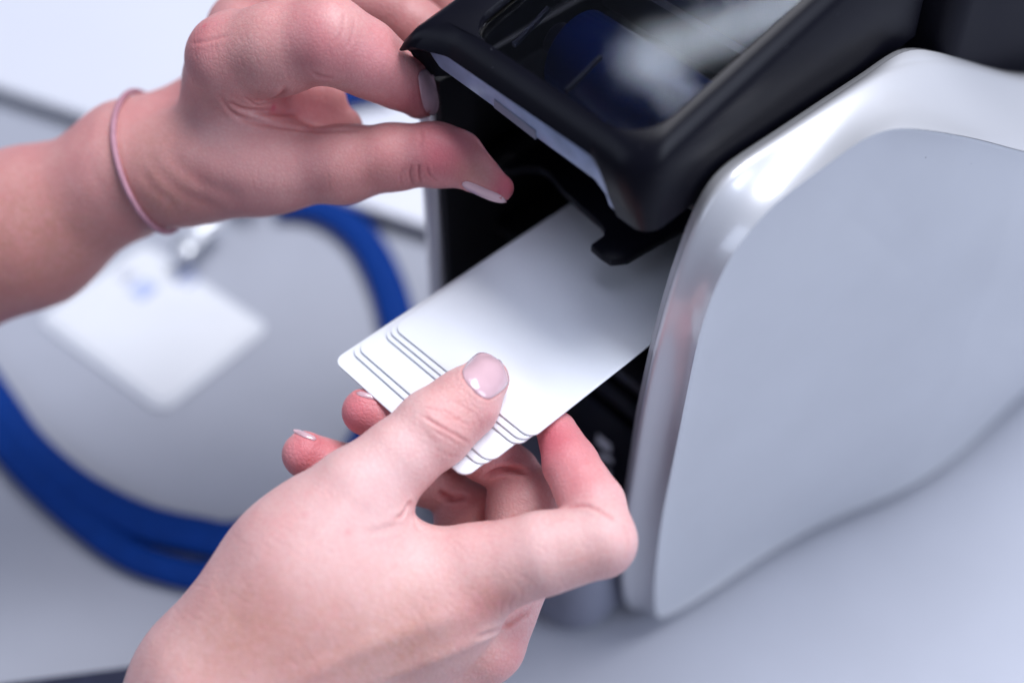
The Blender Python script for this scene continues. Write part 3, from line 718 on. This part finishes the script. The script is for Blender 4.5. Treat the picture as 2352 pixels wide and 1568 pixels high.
t_r = [([(1090, 1398), (960, 1440), (800, 1505), (640, 1580)], 0.0030, 0.00055), ([(1195, 1418), (1110, 1462), (990, 1515), (860, 1568)], 0.0024, 0.0007),
       ([(850, 1120), (740, 1230), (640, 1340), (560, 1440)], 0.0035, 0.0005), ([(985, 1000), (1020, 965)], 0.003, 0.0003)]
s_r = [(1163, 955, 3.5, 1.0), (800, 1222, 8, 0.6), (910, 1300, 6, 0.4), (700, 1180, 5, 0.4), (1283, 985, 75, 0.55), (1330, 1080, 75, 0.35), (1250, 1020, 50, 0.4), (832, 940, 75, 0.8), (700, 1045, 75, 0.8), (1160, 1050, 70, 0.35), (1060, 1130, 60, 0.3), (1120, 960, 30, 0.25),
       (1040, 955, 45, 0.22), (960, 1170, 50, 0.3), (1110, 1190, 60, 0.25), (1120, 1390, 45, 0.32), (1090, 1410, 50, 0.15), (1170, 1520, 60, 0.35), (1160, 1380, 30, 0.2), (1030, 1400, 60, 0.15),
       (700, 1420, 160, 0.12), (560, 1440, 60, 0.15), (1240, 1235, 60, -0.4), (860, 1060, 90, -0.3), (950, 1290, 120, -0.35), (1400, 1220, 50, -0.25), (1430, 1270, 40, 0.15), (1130, 1450, 35, -0.5), (800, 1250, 90, -0.15), (1320, 1130, 40, 0.2)]
n_r = [(0, (1084, 893), (1148, 831), 45, 0, 0, 0.0009), (0, (726, 1009), (674, 988), 5, 0, 0, 0.0006), (0, (868, 915), (818, 902), 5, 0, 0, 0.0006)]
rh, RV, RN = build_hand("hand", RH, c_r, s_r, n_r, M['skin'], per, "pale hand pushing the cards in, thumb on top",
                        [(950, 1480, 110, 0.6), (700, 1500, 130, 0.5), (560, 1420, 70, 0.4), (450, 1500, 90, 0.4), (1150, 1375, 55, 0.5), (1330, 1310, 60, 0.3), (1060, 945, 50, 0.3), (1120, 1540, 60, 0.3)], t_r)

# ---- hand that pinches the lid
LH = Hand(0.0006, *(lambda Q: (Q.min(0), Q.max(0)))(np.array([at(*q) for q in ((-330, 250, 0.50), (-330, 900, 0.50), (-300, 500, 0.40), (1290, 300, 0.44), (1290, 500, 0.35), (500, -280, 0.46), (500, -160, 0.33), (700, 600, 0.46), (1150, -150, 0.44), (400, 640, 0.36))])))
LH.add_body([(-260, 640, 0.445, 205), (60, 524, 0.437, 174), (300, 398, 0.425, 126)])    # forearm
LH.add_body([(300, 398, 0.424, 126), (520, 358, 0.410, 112)], 0.010)
LH.add_body([(520, 310, 0.424, 100), (545, 190, 0.404, 104), (540, 135, 0.392, 102)], 0.010)   # second metacarpal
LH.add_body([(540, 270, 0.440, 90), (570, 70, 0.415, 84)], 0.010)                         # third metacarpal
LH.add_body([(430, 410, 0.414, 100), (620, 385, 0.404, 88), (790, 378, 0.398, 82)], 0.010)         # thumb ball
LH.add_body([(560, 228, 0.404, 52), (748, 222, 0.406, 46)], 0.004, (AX_F, 0.45))        # web and palm
LH.add_body([(560, 285, 0.403, 46), (800, 288, 0.407, 34)], 0.004, (AX_F, 0.45))
LH.add_body([(300, 330, 0.432, 92), (455, 278, 0.434, 92)], 0.012)
LH.start()
LH.finger([(790, 378, 0.398, 84), (900, 362, 0.394, 74), (1000, 355, 0.391, 70), (1050, 358, 0.390, 61)], 0.005, 0.003)
LH.finger([(1030, 366, 0.390, 54), (1100, 398, 0.389, 39), (1152, 431, 0.389, 29)], 0.005, 0.003, kff=0.004)
LH.finger([(540, 135, 0.390, 104), (640, 112, 0.384, 101), (755, 92, 0.378, 94), (840, 135, 0.383, 82), (905, 175, 0.389, 66), (962, 228, 0.394, 45)], 0.004, 0.004)
LH.finger([(570, 70, 0.415, 84), (700, -60, 0.408, 85), (860, 0, 0.408, 78), (960, 70, 0.410, 66), (1060, 150, 0.418, 45)], 0.005, 0.003)
LH.finger([(600, -20, 0.428, 80), (760, -130, 0.425, 78), (960, -40, 0.424, 68), (1080, 60, 0.430, 50)], 0.005, 0.003)
c_l = [
    ([(575, 228), (620, 232), (648, 216), (658, 198)], 0.0008, 0.0006, 0.5), ([(520, 232), (560, 250), (620, 258), (690, 262)], 0.0007, 0.0007, 0.5),
    ([(500, 215), (540, 262), (610, 285), (720, 300), (830, 300)], 0.0007, 0.0006, 0.35), ([(560, 222), (590, 240), (620, 238)], 0.0004, 0.0004, 0.4),
    ([(945, 378), (940, 400), (948, 425)], 0.00034, 0.00040, 0.5), ([(962, 376), (961, 400), (966, 422)], 0.00034, 0.00042, 0.6), ([(980, 380), (985, 400), (1005, 418)], 0.00030, 0.00032, 0.4),
    ([(922, 385), (918, 410), (922, 430)], 0.0003, 0.00018, 0.2), ([(965, 290), (968, 320), (962, 345)], 0.0005, 0.00022, 0.3),
    ([(715, 165), (735, 176), (765, 180)], 0.0007, 0.0003, 0.35), ([(790, 30), (785, 70), (765, 105)], 0.0004, 0.00018, 0.3), ([(815, 40), (810, 80), (795, 115)], 0.0004, 0.00014, 0.2),
    ([(340, 350), (370, 400), (430, 450), (520, 480)], 0.0022, 0.00035, 0.12), ([(380, 340), (420, 390), (480, 430), (560, 455)], 0.0025, 0.00040, 0.12), ([(320, 380), (350, 430), (410, 480)], 0.0018, 0.00025, 0.1),
    ([(436, 100), (470, 96), (530, 80)], 0.0005, 0.0002, 0.25),
]
for k in range(8):
    t = k / 7; c_l.append(([(450 + 55 * t, 30 + 22 * t), (446 + 50 * t, 90 + 10 * t), (455 + 52 * t, 150 + 10 * t)], 0.00025, 0.00010, 0.08))
for k in range(50):
    x, y = rr_.uniform(440, 1040), rr_.uniform(60, 440); a = rr_.gauss(1.45, 0.3); l = rr_.uniform(10, 26)
    c_l.append(([(x - l * math.cos(a), y - l * math.sin(a)), (x + rr_.uniform(-3, 3), y), (x + l * math.cos(a), y + l * math.sin(a))], 0.00026, 0.00009, 0.12))
s_l = [(628, 248, 6, 1.0), (1146, 442, 3, 0.8), (470, 60, 4, 0.6), (740, 60, 70, 0.45), (790, 40, 40, -0.5), (880, 150, 60, 0.3), (960, 230, 40, 0.45), (1165, 430, 35, 0.9), (1040, 330, 70, 0.5), (1010, 370, 50, 0.3), (1110, 405, 30, -0.4), (450, 130, 60, 0.15), (460, 70, 40, 0.2),
       (660, 250, 60, 0.4), (740, 260, 50, 0.25), (640, 400, 90, -0.15), (870, 420, 60, 0.25), (60, 620, 160, 0.08), (400, 300, 60, -0.2), (560, 340, 80, -0.3), (330, 330, 60, -0.2), (760, 200, 20, -0.8), (620, 80, 60, -0.15)]
n_l = [(0, (1062, 421), (1162, 462), 9.5, 0, 0, 0.0009), (0, (974, 160), (994, 264), 17, 0, 0, 0.0007)]
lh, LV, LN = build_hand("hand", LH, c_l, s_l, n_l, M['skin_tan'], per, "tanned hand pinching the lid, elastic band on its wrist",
                        [(330, 360, 90, 0.45), (400, 470, 80, 0.5), (200, 600, 130, 0.4), (20, 620, 120, 0.55), (30, 450, 90, 0.3), (850, 420, 70, 0.35), (560, 140, 70, 0.25), (1080, 395, 30, 0.4), (120, 520, 90, 0.3)])

# hair elastic round the wrist
def band_round(V, path, r):
    a, b, c = [at(*p) for p in path]
    n = np.cross(b - a, c - a); n /= np.linalg.norm(n)
    k = np.abs((V - b) @ n) < 0.0012; P = V[k]; 
    c0 = at(330, 400, 0.428); P = P[np.linalg.norm(P - c0, axis=1) < 0.06]; ctr = P.mean(0)
    u = (a - ctr); u -= n * (u @ n); u /= np.linalg.norm(u); v = np.cross(n, u)
    th = np.arctan2((P - ctr) @ v, (P - ctr) @ u); rad = np.linalg.norm((P - ctr) - ((P - ctr) @ n)[:, None] * n, axis=1)
    out = []
    for k in range(72):
        t = -math.pi + 2 * math.pi * (k + 0.5) / 72; dd = np.abs((th - t + math.pi) % (2 * math.pi) - math.pi); s = rad[dd < 0.12]
        out.append(np.percentile(s, 90) if len(s) else np.nan)
    out = np.array(out); g = np.isnan(out); out[g] = np.interp(np.where(g)[0], np.where(~g)[0], out[~g])
    for _ in range(4): out = 0.25 * np.roll(out, 1) + 0.5 * out + 0.25 * np.roll(out, -1)
    t = -math.pi + 2 * math.pi * (np.arange(72) + 0.5) / 72
    return ctr + (out + r * 0.55)[:, None] * (np.cos(t)[:, None] * u + np.sin(t)[:, None] * v), n
bp, bn = band_round(LV, ((345, 235, 0.437), (285, 345, 0.410), (405, 518, 0.428)), 0.0009)
tag(tube("hair_tie", bp, 0.0009, M['tie'], None, up=bn, closed=True, n=12), "thin mauve elastic hair tie worn around the tanned wrist", "hair tie")
